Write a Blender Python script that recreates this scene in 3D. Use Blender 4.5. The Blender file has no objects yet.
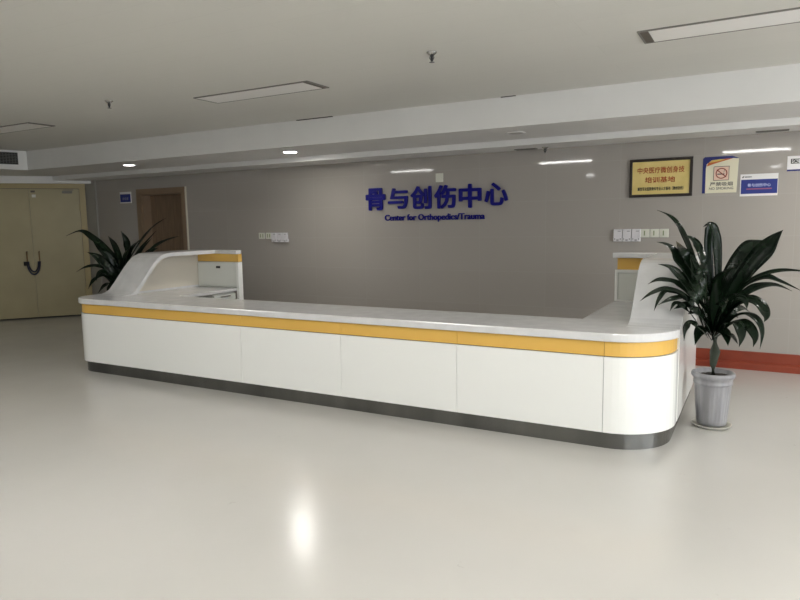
import bpy, bmesh, math, random
from mathutils import Vector, Matrix

random.seed(7)
PI = math.pi
S = bpy.context.scene
COL = S.collection

# ------------------------------------------------------------------ camera
cam_data = bpy.data.cameras.new('camera')
cam_data.sensor_fit = 'HORIZONTAL'
cam_data.sensor_width = 36.0
cam_data.lens = 650.0 / 800.0 * 36.0
cam_data.clip_start = 0.05
cam = bpy.data.objects.new('camera', cam_data)
COL.objects.link(cam)
RX = Vector((0.87416, 0.48537, -0.01612))
RY = Vector((-0.04307, 0.11054, 0.99294))
RZ = Vector((0.48372, -0.86729, 0.11754))
cam.matrix_world = Matrix(((RX.x, RY.x, RZ.x, 0.0), (RX.y, RY.y, RZ.y, 0.0), (RX.z, RY.z, RZ.z, 1.5), (0, 0, 0, 1)))
S.camera = cam

# ------------------------------------------------------------------ world, exposure, lamp strengths
SKY = 4.8                 # daylight let in through the openings added in the right wall
PANEL_POWER = 46.0        # emission strength of a ceiling panel that is switched on
SQUARE_POWER = 40.0
DOWNLIGHT_POWER = 210.0   # the bright downlights in the lowered soffit, including the added one
DIM_DOWNLIGHT_POWER = 14.0
W = bpy.data.worlds.new('world')
S.world = W
W.use_nodes = True
W.node_tree.nodes['Background'].inputs[0].default_value = (0.9, 0.95, 1.0, 1)
W.node_tree.nodes['Background'].inputs[1].default_value = SKY
S.view_settings.view_transform = 'Standard'
S.view_settings.look = 'None'
S.view_settings.gamma = 1.0
S.view_settings.use_curve_mapping = False
S.view_settings.exposure = 0.22
for k, cy in enumerate((-3.85, -0.15, 3.55)):          # sky portals in the openings added to the right wall
    ld = bpy.data.lights.new('sky_portal', 'AREA'); ld.shape = 'RECTANGLE'; ld.size = 3.3; ld.size_y = 1.9
    ld.cycles.is_portal = True
    lo = bpy.data.objects.new('sky_portal', ld); COL.objects.link(lo)
    lo.location = (4.49, cy, 1.4); lo.rotation_euler = (math.pi / 2, 0, math.pi / 2)

# ------------------------------------------------------------------ materials
def principled(name, color, rough=0.5, metal=0.0, spec=0.5, coat=0.0, coat_rough=0.05):
    m = bpy.data.materials.new(name)
    m.use_nodes = True
    b = m.node_tree.nodes['Principled BSDF']
    b.inputs['Base Color'].default_value = (*color, 1)
    b.inputs['Roughness'].default_value = rough
    b.inputs['Metallic'].default_value = metal
    b.inputs['Specular IOR Level'].default_value = spec
    b.inputs['Coat Weight'].default_value = coat
    b.inputs['Coat Roughness'].default_value = coat_rough
    return m

def nodes(m):
    return m.node_tree.nodes, m.node_tree.links, m.node_tree.nodes['Principled BSDF']

def noisy(m, c1, c2, scale=4.0, detail=4.0, stretch=(1, 1, 1), bump=0.0, lo=0.35, hi=0.65):
    n, l, b = nodes(m)
    tc = n.new('ShaderNodeTexCoord'); mp = n.new('ShaderNodeMapping'); mp.inputs['Scale'].default_value = stretch
    no = n.new('ShaderNodeTexNoise'); no.inputs['Scale'].default_value = scale; no.inputs['Detail'].default_value = detail
    cr = n.new('ShaderNodeValToRGB')
    cr.color_ramp.elements[0].position = lo; cr.color_ramp.elements[0].color = (*c1, 1)
    cr.color_ramp.elements[1].position = hi; cr.color_ramp.elements[1].color = (*c2, 1)
    l.new(tc.outputs['Object'], mp.inputs['Vector']); l.new(mp.outputs['Vector'], no.inputs['Vector'])
    l.new(no.outputs['Fac'], cr.inputs['Fac']); l.new(cr.outputs['Color'], b.inputs['Base Color'])
    if bump:
        bp = n.new('ShaderNodeBump'); bp.inputs['Strength'].default_value = bump; bp.inputs['Distance'].default_value = 0.01
        l.new(no.outputs['Fac'], bp.inputs['Height']); l.new(bp.outputs['Normal'], b.inputs['Normal'])
    return m

def emitter(name, color, strength):
    m = bpy.data.materials.new(name)
    m.use_nodes = True
    n = m.node_tree.nodes; l = m.node_tree.links
    n.remove(n['Principled BSDF'])
    e = n.new('ShaderNodeEmission')
    e.inputs[0].default_value = (*color, 1); e.inputs[1].default_value = strength
    l.new(e.outputs[0], n['Material Output'].inputs['Surface'])
    return m

M = {}
M['white_panel'] = principled('glossy_white_panel', (0.88, 0.88, 0.845), 0.14, spec=0.45)
M['worktop'] = noisy(principled('white_solid_surface', (0.7, 0.7, 0.69), 0.16), (0.66, 0.655, 0.65), (0.72, 0.715, 0.71), 9, 3)
M['cabinet_white'] = principled('cabinet_white', (0.70, 0.71, 0.66), 0.4)
M['inner_beige'] = principled('inner_beige', (0.66, 0.61, 0.52), 0.5)
M['closer_grey'] = principled('closer_grey', (0.22, 0.20, 0.16), 0.5)
M['yellow'] = principled('yellow_laminate', (0.76, 0.46, 0.105), 0.25)
M['dark_gap'] = principled('dark_gap', (0.03, 0.028, 0.025), 0.8)
M['steel'] = noisy(principled('brushed_steel', (0.3, 0.3, 0.29), 0.24, metal=1.0), (0.17, 0.17, 0.165), (0.24, 0.24, 0.23), 3, 5, (1, 1, 0.05))
M['chrome'] = principled('chrome', (0.6, 0.6, 0.58), 0.2, metal=1.0)
M['black'] = principled('black_plastic', (0.012, 0.012, 0.014), 0.4)
M['grille'] = principled('grille_dark', (0.05, 0.05, 0.045), 0.6)
M['ceiling_paint'] = principled('ceiling_panels', (0.62, 0.60, 0.52), 0.6)
M['soffit_paint'] = noisy(principled('soffit_paint', (0.78, 0.77, 0.75), 0.6), (0.76, 0.75, 0.73), (0.80, 0.79, 0.77), 1.5, 5)
M['cream_wall'] = principled('cream_wall', (0.74, 0.72, 0.66), 0.6)
M['dark_wall'] = principled('low_bounce_wall', (0.14, 0.125, 0.10), 0.6)  # unseen far left wall, coloured dark so it bounces little light
M['cream_door'] = noisy(principled('cream_door', (0.4, 0.34, 0.19), 0.4), (0.385, 0.33, 0.183), (0.415, 0.355, 0.20), 2.5, 3)
M['cream_frame'] = principled('cream_frame', (0.40, 0.32, 0.15), 0.4)
M['brown_wood'] = noisy(principled('brown_door', (0.2, 0.13, 0.08), 0.4), (0.17, 0.112, 0.07), (0.22, 0.15, 0.095), 6, 5, (8, 8, 0.6))
M['brown_frame'] = principled('brown_frame', (0.25, 0.175, 0.115), 0.4)
M['light_brown'] = principled('fixture_brown', (0.12, 0.10, 0.08), 0.6)
M['fixture_frame'] = principled('fixture_frame', (0.2, 0.19, 0.17), 0.5)
M['diffuser_off'] = principled('diffuser_off', (0.92, 0.90, 0.87), 0.35)
M['diffuser_on'] = emitter('diffuser_on', (1.0, 0.99, 0.96), PANEL_POWER)
M['diffuser_half'] = emitter('diffuser_half', (1.0, 0.99, 0.96), PANEL_POWER * 0.65)
M['square_on'] = emitter('square_on', (1.0, 0.99, 0.96), SQUARE_POWER)
M['downlight_on'] = emitter('downlight_on', (1.0, 0.97, 0.92), DOWNLIGHT_POWER)
M['downlight_dim'] = emitter('downlight_dim', (1.0, 0.97, 0.92), DIM_DOWNLIGHT_POWER)
M['blue'] = principled('blue_acrylic', (0.006, 0.006, 0.18), 0.4, spec=0.2)
M['sign_blue'] = principled('sign_blue', (0.015, 0.03, 0.22), 0.35)
M['sign_white'] = principled('sign_white', (0.78, 0.76, 0.76), 0.4)
M['sign_cream'] = principled('sign_cream', (0.76, 0.72, 0.55), 0.4)
M['sign_navy'] = principled('sign_navy', (0.01, 0.018, 0.16), 0.35)
M['sign_orange'] = principled('sign_orange', (0.5, 0.13, 0.03), 0.4)
M['sign_yellow'] = principled('sign_yellow', (0.62, 0.45, 0.12), 0.4)
M['sign_pink'] = principled('sign_pink', (0.78, 0.56, 0.44), 0.4)
M['sign_red'] = principled('sign_red', (0.25, 0.025, 0.015), 0.4)
M['sign_grey'] = principled('sign_grey', (0.09, 0.085, 0.08), 0.5)
M['ink'] = principled('black_ink', (0.02, 0.02, 0.015), 0.5)
M['gold'] = noisy(principled('gold_plate', (0.7, 0.48, 0.12), 0.35), (0.68, 0.53, 0.18), (0.76, 0.60, 0.23), 6, 2)
M['red_ink'] = principled('red_lettering', (0.36, 0.06, 0.01), 0.5)
M['frame_dark'] = principled('dark_wood_frame', (0.018, 0.011, 0.008), 0.35)
M['plate'] = principled('switch_plastic', (0.66, 0.66, 0.58), 0.35)
M['plate_white'] = principled('socket_plastic', (0.70, 0.68, 0.70), 0.35)
M['plate_green'] = principled('faded_green_label', (0.22, 0.27, 0.14), 0.5)
M['plate_grey'] = principled('socket_grey', (0.3, 0.29, 0.3), 0.4)
M['red_skirting'] = noisy(principled('red_skirting', (0.25, 0.04, 0.018), 0.35), (0.21, 0.033, 0.015), (0.27, 0.046, 0.02), 3, 4)
M['leaf'] = noisy(principled('dark_green_leaf', (0.012, 0.028, 0.012), 0.26, spec=0.28), (0.004, 0.010, 0.005), (0.007, 0.016, 0.007), 6, 3, (1, 1, 1))
M['stem'] = noisy(principled('plant_stem', (0.05, 0.07, 0.035), 0.6), (0.018, 0.024, 0.014), (0.035, 0.045, 0.026), 20, 3, (1, 1, 0.2))
M['soil'] = noisy(principled('potting_soil', (0.02, 0.015, 0.012), 0.95), (0.012, 0.009, 0.007), (0.04, 0.03, 0.024), 60, 4, bump=0.6)
M['pot'] = noisy(principled('pot_glaze', (0.4, 0.39, 0.4), 0.3), (0.21, 0.205, 0.214), (0.32, 0.314, 0.325), 16, 6, (1, 1, 0.12))
M['saucer'] = principled('saucer_plastic', (0.5, 0.49, 0.43), 0.4)

def floor_material():
    m = principled('beige_vinyl_floor', (0.62, 0.605, 0.55), 0.22, spec=0.5)
    n, l, b = nodes(m)
    tc = n.new('ShaderNodeTexCoord')
    no = n.new('ShaderNodeTexNoise'); no.inputs['Scale'].default_value = 0.9; no.inputs['Detail'].default_value = 6
    cr = n.new('ShaderNodeValToRGB')
    cr.color_ramp.elements[0].position = 0.3; cr.color_ramp.elements[0].color = (0.515, 0.498, 0.462, 1)
    cr.color_ramp.elements[1].position = 0.7; cr.color_ramp.elements[1].color = (0.55, 0.532, 0.497, 1)
    l.new(tc.outputs['Object'], no.inputs['Vector']); l.new(no.outputs['Fac'], cr.inputs['Fac'])
    # small scuffs
    n2 = n.new('ShaderNodeTexNoise'); n2.inputs['Scale'].default_value = 7.0; n2.inputs['Detail'].default_value = 8; n2.inputs['Roughness'].default_value = 0.7
    c2 = n.new('ShaderNodeValToRGB')
    c2.color_ramp.elements[0].position = 0.27; c2.color_ramp.elements[0].color = (0.72, 0.70, 0.68, 1)
    c2.color_ramp.elements[1].position = 0.33; c2.color_ramp.elements[1].color = (1, 1, 1, 1)
    l.new(tc.outputs['Object'], n2.inputs['Vector']); l.new(n2.outputs['Fac'], c2.inputs['Fac'])
    mx = n.new('ShaderNodeMix'); mx.data_type = 'RGBA'; mx.blend_type = 'MULTIPLY'; mx.inputs[0].default_value = 1.0
    l.new(cr.outputs['Color'], mx.inputs[6]); l.new(c2.outputs['Color'], mx.inputs[7])
    l.new(mx.outputs[2], b.inputs['Base Color'])
    n3 = n.new('ShaderNodeTexNoise'); n3.inputs['Scale'].default_value = 2.5; n3.inputs['Detail'].default_value = 3
    mr = n.new('ShaderNodeMapRange'); mr.inputs[3].default_value = 0.17; mr.inputs[4].default_value = 0.25
    l.new(tc.outputs['Object'], n3.inputs['Vector']); l.new(n3.outputs['Fac'], mr.inputs[0]); l.new(mr.outputs[0], b.inputs['Roughness'])
    return m
M['floor'] = floor_material()

def tile_material():
    m = principled('grey_wall_tile', (0.27, 0.25, 0.225), 0.04, spec=0.5)
    n, l, b = nodes(m)
    tc = n.new('ShaderNodeTexCoord')
    sp = n.new('ShaderNodeSeparateXYZ'); cb = n.new('ShaderNodeCombineXYZ')
    l.new(tc.outputs['Object'], sp.inputs[0])
    ax = n.new('ShaderNodeMath'); ax.operation = 'ADD'; ax.inputs[1].default_value = 17.34
    az = n.new('ShaderNodeMath'); az.operation = 'ADD'; az.inputs[1].default_value = 0.28
    l.new(sp.outputs['X'], ax.inputs[0]); l.new(sp.outputs['Z'], az.inputs[0])
    l.new(ax.outputs[0], cb.inputs['X']); l.new(az.outputs[0], cb.inputs['Y'])
    br = n.new('ShaderNodeTexBrick')
    br.offset = 0.0; br.offset_frequency = 1; br.squash = 1.0
    br.inputs['Color1'].default_value = (0.37, 0.342, 0.312, 1)
    br.inputs['Color2'].default_value = (0.38, 0.352, 0.322, 1)
    br.inputs['Mortar'].default_value = (0.405, 0.378, 0.346, 1)
    br.inputs['Scale'].default_value = 1.0
    br.inputs['Mortar Size'].default_value = 0.0022
    br.inputs['Mortar Smooth'].default_value = 0.2
    br.inputs['Brick Width'].default_value = 0.8
    br.inputs['Row Height'].default_value = 0.4
    l.new(cb.outputs[0], br.inputs['Vector'])
    l.new(br.outputs['Color'], b.inputs['Base Color'])
    bp = n.new('ShaderNodeBump'); bp.inputs['Strength'].default_value = 0.12; bp.inputs['Distance'].default_value = 0.002; bp.invert = True
    l.new(br.outputs['Fac'], bp.inputs['Height']); l.new(bp.outputs['Normal'], b.inputs['Normal'])
    return m
M['tile'] = tile_material()

def seam_ceiling():
    m = M['ceiling_paint']
    n, l, b = nodes(m)
    tc = n.new('ShaderNodeTexCoord')
    sp = n.new('ShaderNodeSeparateXYZ'); cb = n.new('ShaderNodeCombineXYZ')
    l.new(tc.outputs['Object'], sp.inputs[0])
    ax = n.new('ShaderNodeMath'); ax.operation = 'ADD'; ax.inputs[1].default_value = 40.0
    ay = n.new('ShaderNodeMath'); ay.operation = 'ADD'; ay.inputs[1].default_value = 30.0
    l.new(sp.outputs['X'], ax.inputs[0]); l.new(sp.outputs['Y'], ay.inputs[0])
    l.new(ax.outputs[0], cb.inputs['X']); l.new(ay.outputs[0], cb.inputs['Y'])
    br = n.new('ShaderNodeTexBrick'); br.offset = 0.5
    br.inputs['Color1'].default_value = (0.70, 0.685, 0.635, 1)
    br.inputs['Color2'].default_value = (0.71, 0.695, 0.645, 1)
    br.inputs['Mortar'].default_value = (0.66, 0.645, 0.595, 1)
    br.inputs['Scale'].default_value = 1.0
    br.inputs['Mortar Size'].default_value = 0.002
    br.inputs['Brick Width'].default_value = 3.0
    br.inputs['Row Height'].default_value = 0.3
    l.new(cb.outputs[0], br.inputs['Vector'])
    l.new(br.outputs['Color'], b.inputs['Base Color'])
seam_ceiling()

# ------------------------------------------------------------------ helpers
def obj(name, bm, mat, parent=None, smooth=False, bevel=0.0, segs=2):
    bmesh.ops.recalc_face_normals(bm, faces=bm.faces[:])
    me = bpy.data.meshes.new(name)
    bm.to_mesh(me); bm.free()
    me.materials.append(mat)
    if smooth:
        for p in me.polygons: p.use_smooth = True
    o = bpy.data.objects.new(name, me)
    COL.objects.link(o)
    if parent is not None: o.parent = parent
    if bevel:
        md = o.modifiers.new('bevel', 'BEVEL'); md.width = bevel; md.segments = segs; md.limit_method = 'ANGLE'
        md.angle_limit = math.radians(40)
    return o

def tag(o, label, cat, group=None):
    o['label'] = label; o['category'] = cat
    if group: o['group'] = group
    return o

def thing(name, label, cat, loc=(0, 0, 0), rotz=0.0, group=None):
    o = bpy.data.objects.new(name, None)
    o.empty_display_size = 0.1
    COL.objects.link(o)
    o.location = loc; o.rotation_euler = (0, 0, rotz)
    return tag(o, label, cat, group)

def struct(name, bm, mat, parent=None, **k):
    o = obj(name, bm, mat, parent, **k)
    if parent is None: o['kind'] = 'structure'
    return o

def dup(root, loc=None, rotz=None, label=None):
    r = root.copy(); COL.objects.link(r)
    if loc is not None: r.location = loc
    if rotz is not None: r.rotation_euler = (0, 0, rotz)
    if label: r['label'] = label
    for ch in list(root.children):
        c = ch.copy(); COL.objects.link(c); c.parent = r
        for g in list(ch.children):
            d = g.copy(); COL.objects.link(d); d.parent = c
    return r

def box(bm, x0, x1, y0, y1, z0, z1):
    v = [bm.verts.new(p) for p in ((x0, y0, z0), (x1, y0, z0), (x1, y1, z0), (x0, y1, z0),
                                   (x0, y0, z1), (x1, y0, z1), (x1, y1, z1), (x0, y1, z1))]
    for f in ((0, 3, 2, 1), (4, 5, 6, 7), (0, 1, 5, 4), (1, 2, 6, 5), (2, 3, 7, 6), (3, 0, 4, 7)):
        bm.faces.new([v[i] for i in f])
    return bm

def bx(*a): return box(bmesh.new(), *a)

def prism(bm, poly, axis, a, b):
    """poly: 2D points; axis 'x': (y,z), 'y': (x,z), 'z': (x,y), extruded from a to b"""
    def P(p, t):
        return {'x': (t, p[0], p[1]), 'y': (p[0], t, p[1]), 'z': (p[0], p[1], t)}[axis]
    lo = [bm.verts.new(P(p, a)) for p in poly]; hi = [bm.verts.new(P(p, b)) for p in poly]
    bm.faces.new(lo); bm.faces.new(hi[::-1])
    k = len(poly)
    for i in range(k): bm.faces.new((lo[i], lo[(i + 1) % k], hi[(i + 1) % k], hi[i]))
    return bm

def lathe(bm, prof, seg=32, c=(0, 0, 0), mod=None):
    rings = []
    for r, z in prof:
        ring = []
        for i in range(seg):
            a = 2 * PI * i / seg
            rr = r * (mod(a, z) if mod else 1)
            ring.append(bm.verts.new((c[0] + rr * math.cos(a), c[1] + rr * math.sin(a), c[2] + z)))
        rings.append(ring)
    for A, B in zip(rings, rings[1:]):
        for i in range(seg): bm.faces.new((A[i], A[(i + 1) % seg], B[(i + 1) % seg], B[i]))
    bm.faces.new(rings[0][::-1]); bm.faces.new(rings[-1])
    return bm

def tube(bm, pts, r, seg=8):
    pts = [Vector(p) for p in pts]; rings = []
    for i, p in enumerate(pts):
        t = (pts[min(i + 1, len(pts) - 1)] - pts[max(i - 1, 0)]).normalized()
        a = t.cross(Vector((0, 0, 1)))
        if a.length < 1e-3: a = t.cross(Vector((1, 0, 0)))
        a.normalize(); b = t.cross(a)
        rr = r[i] if isinstance(r, (list, tuple)) else r
        rings.append([bm.verts.new(p + a * rr * math.cos(2 * PI * k / seg) + b * rr * math.sin(2 * PI * k / seg)) for k in range(seg)])
    for A, B in zip(rings, rings[1:]):
        for k in range(seg): bm.faces.new((A[k], A[(k + 1) % seg], B[(k + 1) % seg], B[k]))
    bm.faces.new(rings[0][::-1]); bm.faces.new(rings[-1])
    return bm

def text_mesh(s, size, extrude, bold=0.0, thicken=0.0):
    """lettering as real geometry lying in the local XY plane"""
    cu = bpy.data.curves.new('lettering', 'FONT')
    cu.body = s; cu.size = size; cu.extrude = extrude; cu.offset = bold; cu.resolution_u = 3
    o = bpy.data.objects.new('lettering', cu); COL.objects.link(o)
    dg = bpy.context.evaluated_depsgraph_get()
    me = bpy.data.meshes.new_from_object(o.evaluated_get(dg))
    bpy.data.objects.remove(o); bpy.data.curves.remove(cu)
    bm = bmesh.new(); bm.from_mesh(me)
    if thicken:                       # heavier strokes: the same outlines laid side by side
        for k in range(8):
            a = 2 * PI * k / 8
            n0 = len(bm.verts); bm.from_mesh(me); bm.verts.ensure_lookup_table()
            for v in bm.verts[n0:]: v.co += Vector((thicken * math.cos(a), thicken * math.sin(a), 0.0004 * k * (1 if v.co.z > 0 else -1)))
    bpy.data.meshes.remove(me)
    return bm

def extent(bm):
    xs = [v.co.x for v in bm.verts]; ys = [v.co.y for v in bm.verts]
    return min(xs), max(xs), min(ys), max(ys)

def fit_text(s, x0, x1, z0, z1, y, extrude=0.001, bold=0.0, thicken=0.0):
    """text standing on a wall that faces -Y, scaled to fill the given rectangle"""
    bm = text_mesh(s, 1.0, 0.01, bold, thicken)
    a, b, c, d = extent(bm)
    for v in bm.verts:
        x, yy, z = v.co
        v.co = (x0 + (x - a) / (b - a) * (x1 - x0), y - extrude * ((1 + (z - 0.01) * 8) if z > 0 else 0), z0 + (yy - c) / (d - c) * (z1 - z0))
    return bm

# ------------------------------------------------------------------ the setting
YW = 7.23            # back wall plane
ZC = 2.63            # main ceiling
ZS = 2.357           # lowered soffit
ZB = 2.294            # lowest strip beside the wall
Y1, Y2 = 5.82, 6.75  # soffit front edge, edge of the lowest strip
XR, XL, YF = 4.5, -13.5, -6.5
DO = Vector((-11.0, 6.09)); DD = Vector((0.72, 0.93)).normalized(); DN = Vector((DD.y, -DD.x))   # slanted wall with the double door
def diag(t, off=0.0): p = DO + DD * t + DN * off; return (p.x, p.y)
C0 = diag(1.43); C1 = diag(-3.6)
T_CORNER = (YW - DO.y) / DD.y

bm = bmesh.new(); box(bm, XL - 0.1, XR + 0.1, YF - 0.1, YW + 0.6, -0.1, 0.0)
struct('floor', bm, M['floor'])

bm = bmesh.new(); box(bm, XL - 0.1, XR + 0.1, YF - 0.1, YW + 0.6, ZC, ZC + 0.1)
struct('ceiling', bm, M['ceiling_paint'])

# back wall with the opening of the brown door
OX0, OX1, OZ = -8.76, -7.85, 2.03
XC = diag(T_CORNER)[0]
bm = bmesh.new()
box(bm, OX1, XR, YW, YW + 0.25, 0, ZC)
box(bm, XC - 0.3, OX0, YW, YW + 0.25, 0, ZC)
box(bm, OX0, OX1, YW, YW + 0.25, OZ, ZC)
struct('wall_back', bm, M['tile'])
bm = bmesh.new()
box(bm, OX0 - 0.3, OX1 + 0.3, YW + 0.251, YW + 0.3, 0, ZC)
struct('wall_behind', bm, M['cream_wall'])

bm = bmesh.new()
a = diag(T_CORNER + 0.02); b = diag(-3.4); a2 = diag(T_CORNER + 0.02, -0.2); b2 = diag(-3.4, -0.2)
prism(bm, [a, b, b2, a2], 'z', 0, ZC)
struct('wall_left', bm, M['cream_wall'])
bm = bmesh.new(); box(bm, XL - 0.1, XL, YF, 5.0, 0, ZC); struct('wall_far_left', bm, M['dark_wall'])
bm = bmesh.new(); box(bm, XL, XR, YF - 0.1, YF, 0, ZC); struct('wall_front', bm, M['cream_wall'])
ADDED_WIN = [(-5.5, -2.2), (-1.8, 1.5), (1.9, 5.2)]  # unseen windows, added to brighten the room from the right
WZ0, WZ1 = 0.45, 2.35
bm = bmesh.new()
box(bm, XR, XR + 0.1, YF, YW, 0, WZ0); box(bm, XR, XR + 0.1, YF, YW, WZ1, ZC)
ed = [YF] + [v for w in ADDED_WIN for v in w] + [YW]
for a, b in zip(ed[::2], ed[1::2]): box(bm, XR, XR + 0.1, a, b, WZ0, WZ1)
struct('wall_right', bm, M['cream_wall'])
for k, (a, b) in enumerate(ADDED_WIN):
    bm = bmesh.new(); w = 0.05
    for p, q, r, s in ((a, b, WZ0, WZ0 + w), (a, b, WZ1 - w, WZ1), (a, a + w, WZ0 + w, WZ1 - w), (b - w, b, WZ0 + w, WZ1 - w), ((a + b) / 2 - w / 2, (a + b) / 2 + w / 2, WZ0 + w, WZ1 - w)):
        box(bm, XR + 0.03, XR + 0.08, p, q, r, s)
    struct('added_window_%d' % (k + 1), bm, M['sign_white'])

# lowered soffit: outer fascia, underside, second step down to the lowest strip
SC = (-9.45, Y1)                       # inner corner of the ceiling tray
SE = (-12.0, -2.5)                     # the left run slants back towards the room
bm = bmesh.new()
prism(bm, [(XR, Y1), SC, SE, (XL, -2.5), (XL, YW + 0.2), (XR, YW + 0.2)], 'z', ZS, ZC + 0.02)
struct('trim_1', bm, M['soffit_paint'])
q0 = diag(T_CORNER, 0.42)
K = (-10.62, Y2)
kd = (K[0] - DD.x * 5, K[1] - DD.y * 5)
bm = bmesh.new()
prism(bm, [(XR, Y2), K, kd, (XL, kd[1]), (XL, YW + 0.2), (XR, YW + 0.2)], 'z', ZB, ZS + 0.005)
struct('trim_2', bm, M['soffit_paint'])
# beam over the double door
bm = bmesh.new()
prism(bm, [diag(1.70, 0.15), diag(-3.0, 0.15), diag(-3.0, 0.0), diag(1.70, 0.0)], 'z', 2.245, ZS + 0.003)
struct('trim_3', bm, M['soffit_paint'])
# grey pilaster in the corner
bm = bx(-10.12, -9.86, YW - 0.03, YW + 0.01, 0, ZB)
struct('trim_4', bm, principled('pilaster_grey', (0.36, 0.345, 0.31), 0.3))

# red skirting along the back wall
bm = bmesh.new()
prism(bm, [(YW, 0), (YW - 0.05, 0), (YW - 0.05, 0.055), (YW - 0.045, 0.066), (YW - 0.018, 0.075), (YW - 0.018, 0.172), (YW - 0.012, 0.178), (YW, 0.178)], 'x', OX1 + 0.11, XR)
struct('baseboard_back', bm, M['red_skirting'])

# open joint between the ceiling sheets and the soffit
bm = bmesh.new()
box(bm, -4.49, -4.02, Y1 - 0.025, Y1 + 0.002, ZC - 0.006, ZC + 0.002)
box(bm, -2.15, -2.01, Y1 - 0.018, Y1 + 0.002, ZC - 0.005, ZC + 0.002)
struct('trim_5', bm, M['dark_gap'])

# ------------------------------------------------------------------ double door on the slanted wall
def on_diag(bm, t0, t1, o0, o1, z0, z1):
    prism(bm, [diag(t0, o0), diag(t1, o0), diag(t1, o1), diag(t0, o1)], 'z', z0, z1); return bm
d1 = bpy.data.objects.new('door_1', None); COL.objects.link(d1); d1['kind'] = 'structure'
TD0, TDM, TD1, HD = -0.17, 0.575, 1.32, 2.16
bm = bmesh.new()
on_diag(bm, TD1 + 0.006, TD1 + 0.098, -0.02, 0.05, 0, 2.245)
on_diag(bm, TD0 - 0.1, TD0 - 0.006, -0.02, 0.05, 0, 2.245)
on_diag(bm, TD0 - 0.006, TD1 + 0.006, -0.02, 0.05, HD + 0.007, 2.245)
obj('door_frame', bm, M['cream_frame'], d1)
obj('door_gap', on_diag(bmesh.new(), TD0 - 0.006, TD1 + 0.006, 0.0, 0.012, 0.0, HD + 0.007), M['dark_gap'], d1)
for k, (ta, tb) in enumerate(((TD0, TDM - 0.0015), (TDM + 0.0015, TD1))):
    lf = obj('door_leaf', on_diag(bmesh.new(), ta, tb, 0.012, 0.04, 0.025, HD), M['cream_door'], d1)
    tc_ = TDM + (-0.095 if k == 0 else 0.085)
    bm = bmesh.new(); p = diag(tc_, 0.04); q = diag(tc_, 0.085)
    tube(bm, [(p[0], p[1], 1.125), (q[0], q[1], 1.125), (q[0], q[1], 1.06), (q[0], q[1], 0.98), (q[0], q[1], 0.955), (p[0], p[1], 0.955)], 0.011, 8)
    obj('door_handle', bm, principled('aged_brass', (0.25, 0.17, 0.09), 0.35, metal=0.8) if k == 0 else bpy.data.materials['aged_brass'], lf, smooth=True)
    th = TD1 + 0.002 if k else TD0 - 0.002
    for z in (1.85, 0.42):
        bm = bmesh.new(); p = diag(th, 0.05); lathe(bm, [(0.011, 0), (0.011, 0.12)], 10, (p[0], p[1], z - 0.06))
        obj('hinge', bm, M['cream_frame'], lf)
bm = bmesh.new(); on_diag(bm, 1.07, 1.22, 0.04, 0.085, 2.085, 2.125)
on_diag(bm, 1.09, 1.24, 0.05, 0.065, 2.135, 2.146)
obj('door_closer', bm, M['closer_grey'], d1)
obj('door_contact', on_diag(bmesh.new(), TDM + 0.045, TDM + 0.10, 0.04, 0.065, 2.02, 2.065), M['plate'], d1)
obj('door_contact', on_diag(bmesh.new(), TDM + 0.03, TDM + 0.09, 0.04, 0.055, 2.10, 2.13), M['light_brown'], d1)

# black cable lock looped through both handles
bm = bmesh.new()
def dp(t, o, z): p = diag(t, o); return (p[0], p[1], z)
loop = []
for i in range(25):
    u = i / 24; t = 0.475 + 0.19 * u; sag = 1 - (2 * u - 1) ** 2
    loop.append(dp(t, 0.1 + 0.02 * sag, 0.965 - 0.215 * sag ** 0.5))
tube(bm, loop, 0.014, 8)
loop = []
for i in range(25):
    u = i / 24; t = 0.495 + 0.15 * u; sag = 1 - (2 * u - 1) ** 2
    loop.append(dp(t, 0.115 - 0.02 * sag, 0.965 - 0.17 * sag ** 0.5))
tube(bm, loop, 0.012, 8)
lk = obj('cable_lock', bm, principled('lock_cable', (0.012, 0.014, 0.035), 0.4), smooth=True)
tag(lk, 'dark U-shaped cable lock looped through the pull handles of the cream double door', 'lock')
bm = bmesh.new(); p = diag(0.46, 0.11); box(bm, p[0] - 0.03, p[0] + 0.03, p[1] - 0.02, p[1] + 0.02, 0.90, 0.965)
obj('lock_body', bm, M['black'], lk)

# ------------------------------------------------------------------ brown door set back in the tiled wall
d2 = bpy.data.objects.new('door_2', None); COL.objects.link(d2); d2['kind'] = 'structure'
bm = bmesh.new()
for a, b, c, d in ((OX0 - 0.1, OX0, 0, OZ + 0.075), (OX1, OX1 + 0.085, 0, OZ + 0.075), (OX0, OX1, OZ, OZ + 0.075)):
    box(bm, a, b, YW - 0.02, YW + 0.005, c, d)
box(bm, OX0 - 0.005, OX0 + 0.02, YW, YW + 0.2, 0, OZ); box(bm, OX1 - 0.02, OX1 + 0.005, YW, YW + 0.2, 0, OZ)
box(bm, OX0 + 0.02, OX1 - 0.02, YW, YW + 0.2, OZ - 0.02, OZ + 0.004)
obj('door_frame', bm, M['brown_frame'], d2)
lf = obj('door_leaf', bx(OX0 + 0.02, OX1 - 0.02, YW + 0.16, YW + 0.2, 0.005, OZ - 0.02), M['brown_wood'], d2)
bm = bmesh.new(); tube(bm, [(OX1 - 0.1, YW + 0.16, 1.0), (OX1 - 0.1, YW + 0.11, 1.0), (OX1 - 0.22, YW + 0.11, 1.0)], 0.01, 8)
obj('door_handle', bm, M['chrome'], lf, smooth=True)
obj('edge_strip', bx(OX1 + 0.087, OX1 + 0.105, YW - 0.022, YW, 0, OZ + 0.08), principled('bright_edge_strip', (0.62, 0.58, 0.48), 0.3), d2)

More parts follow.
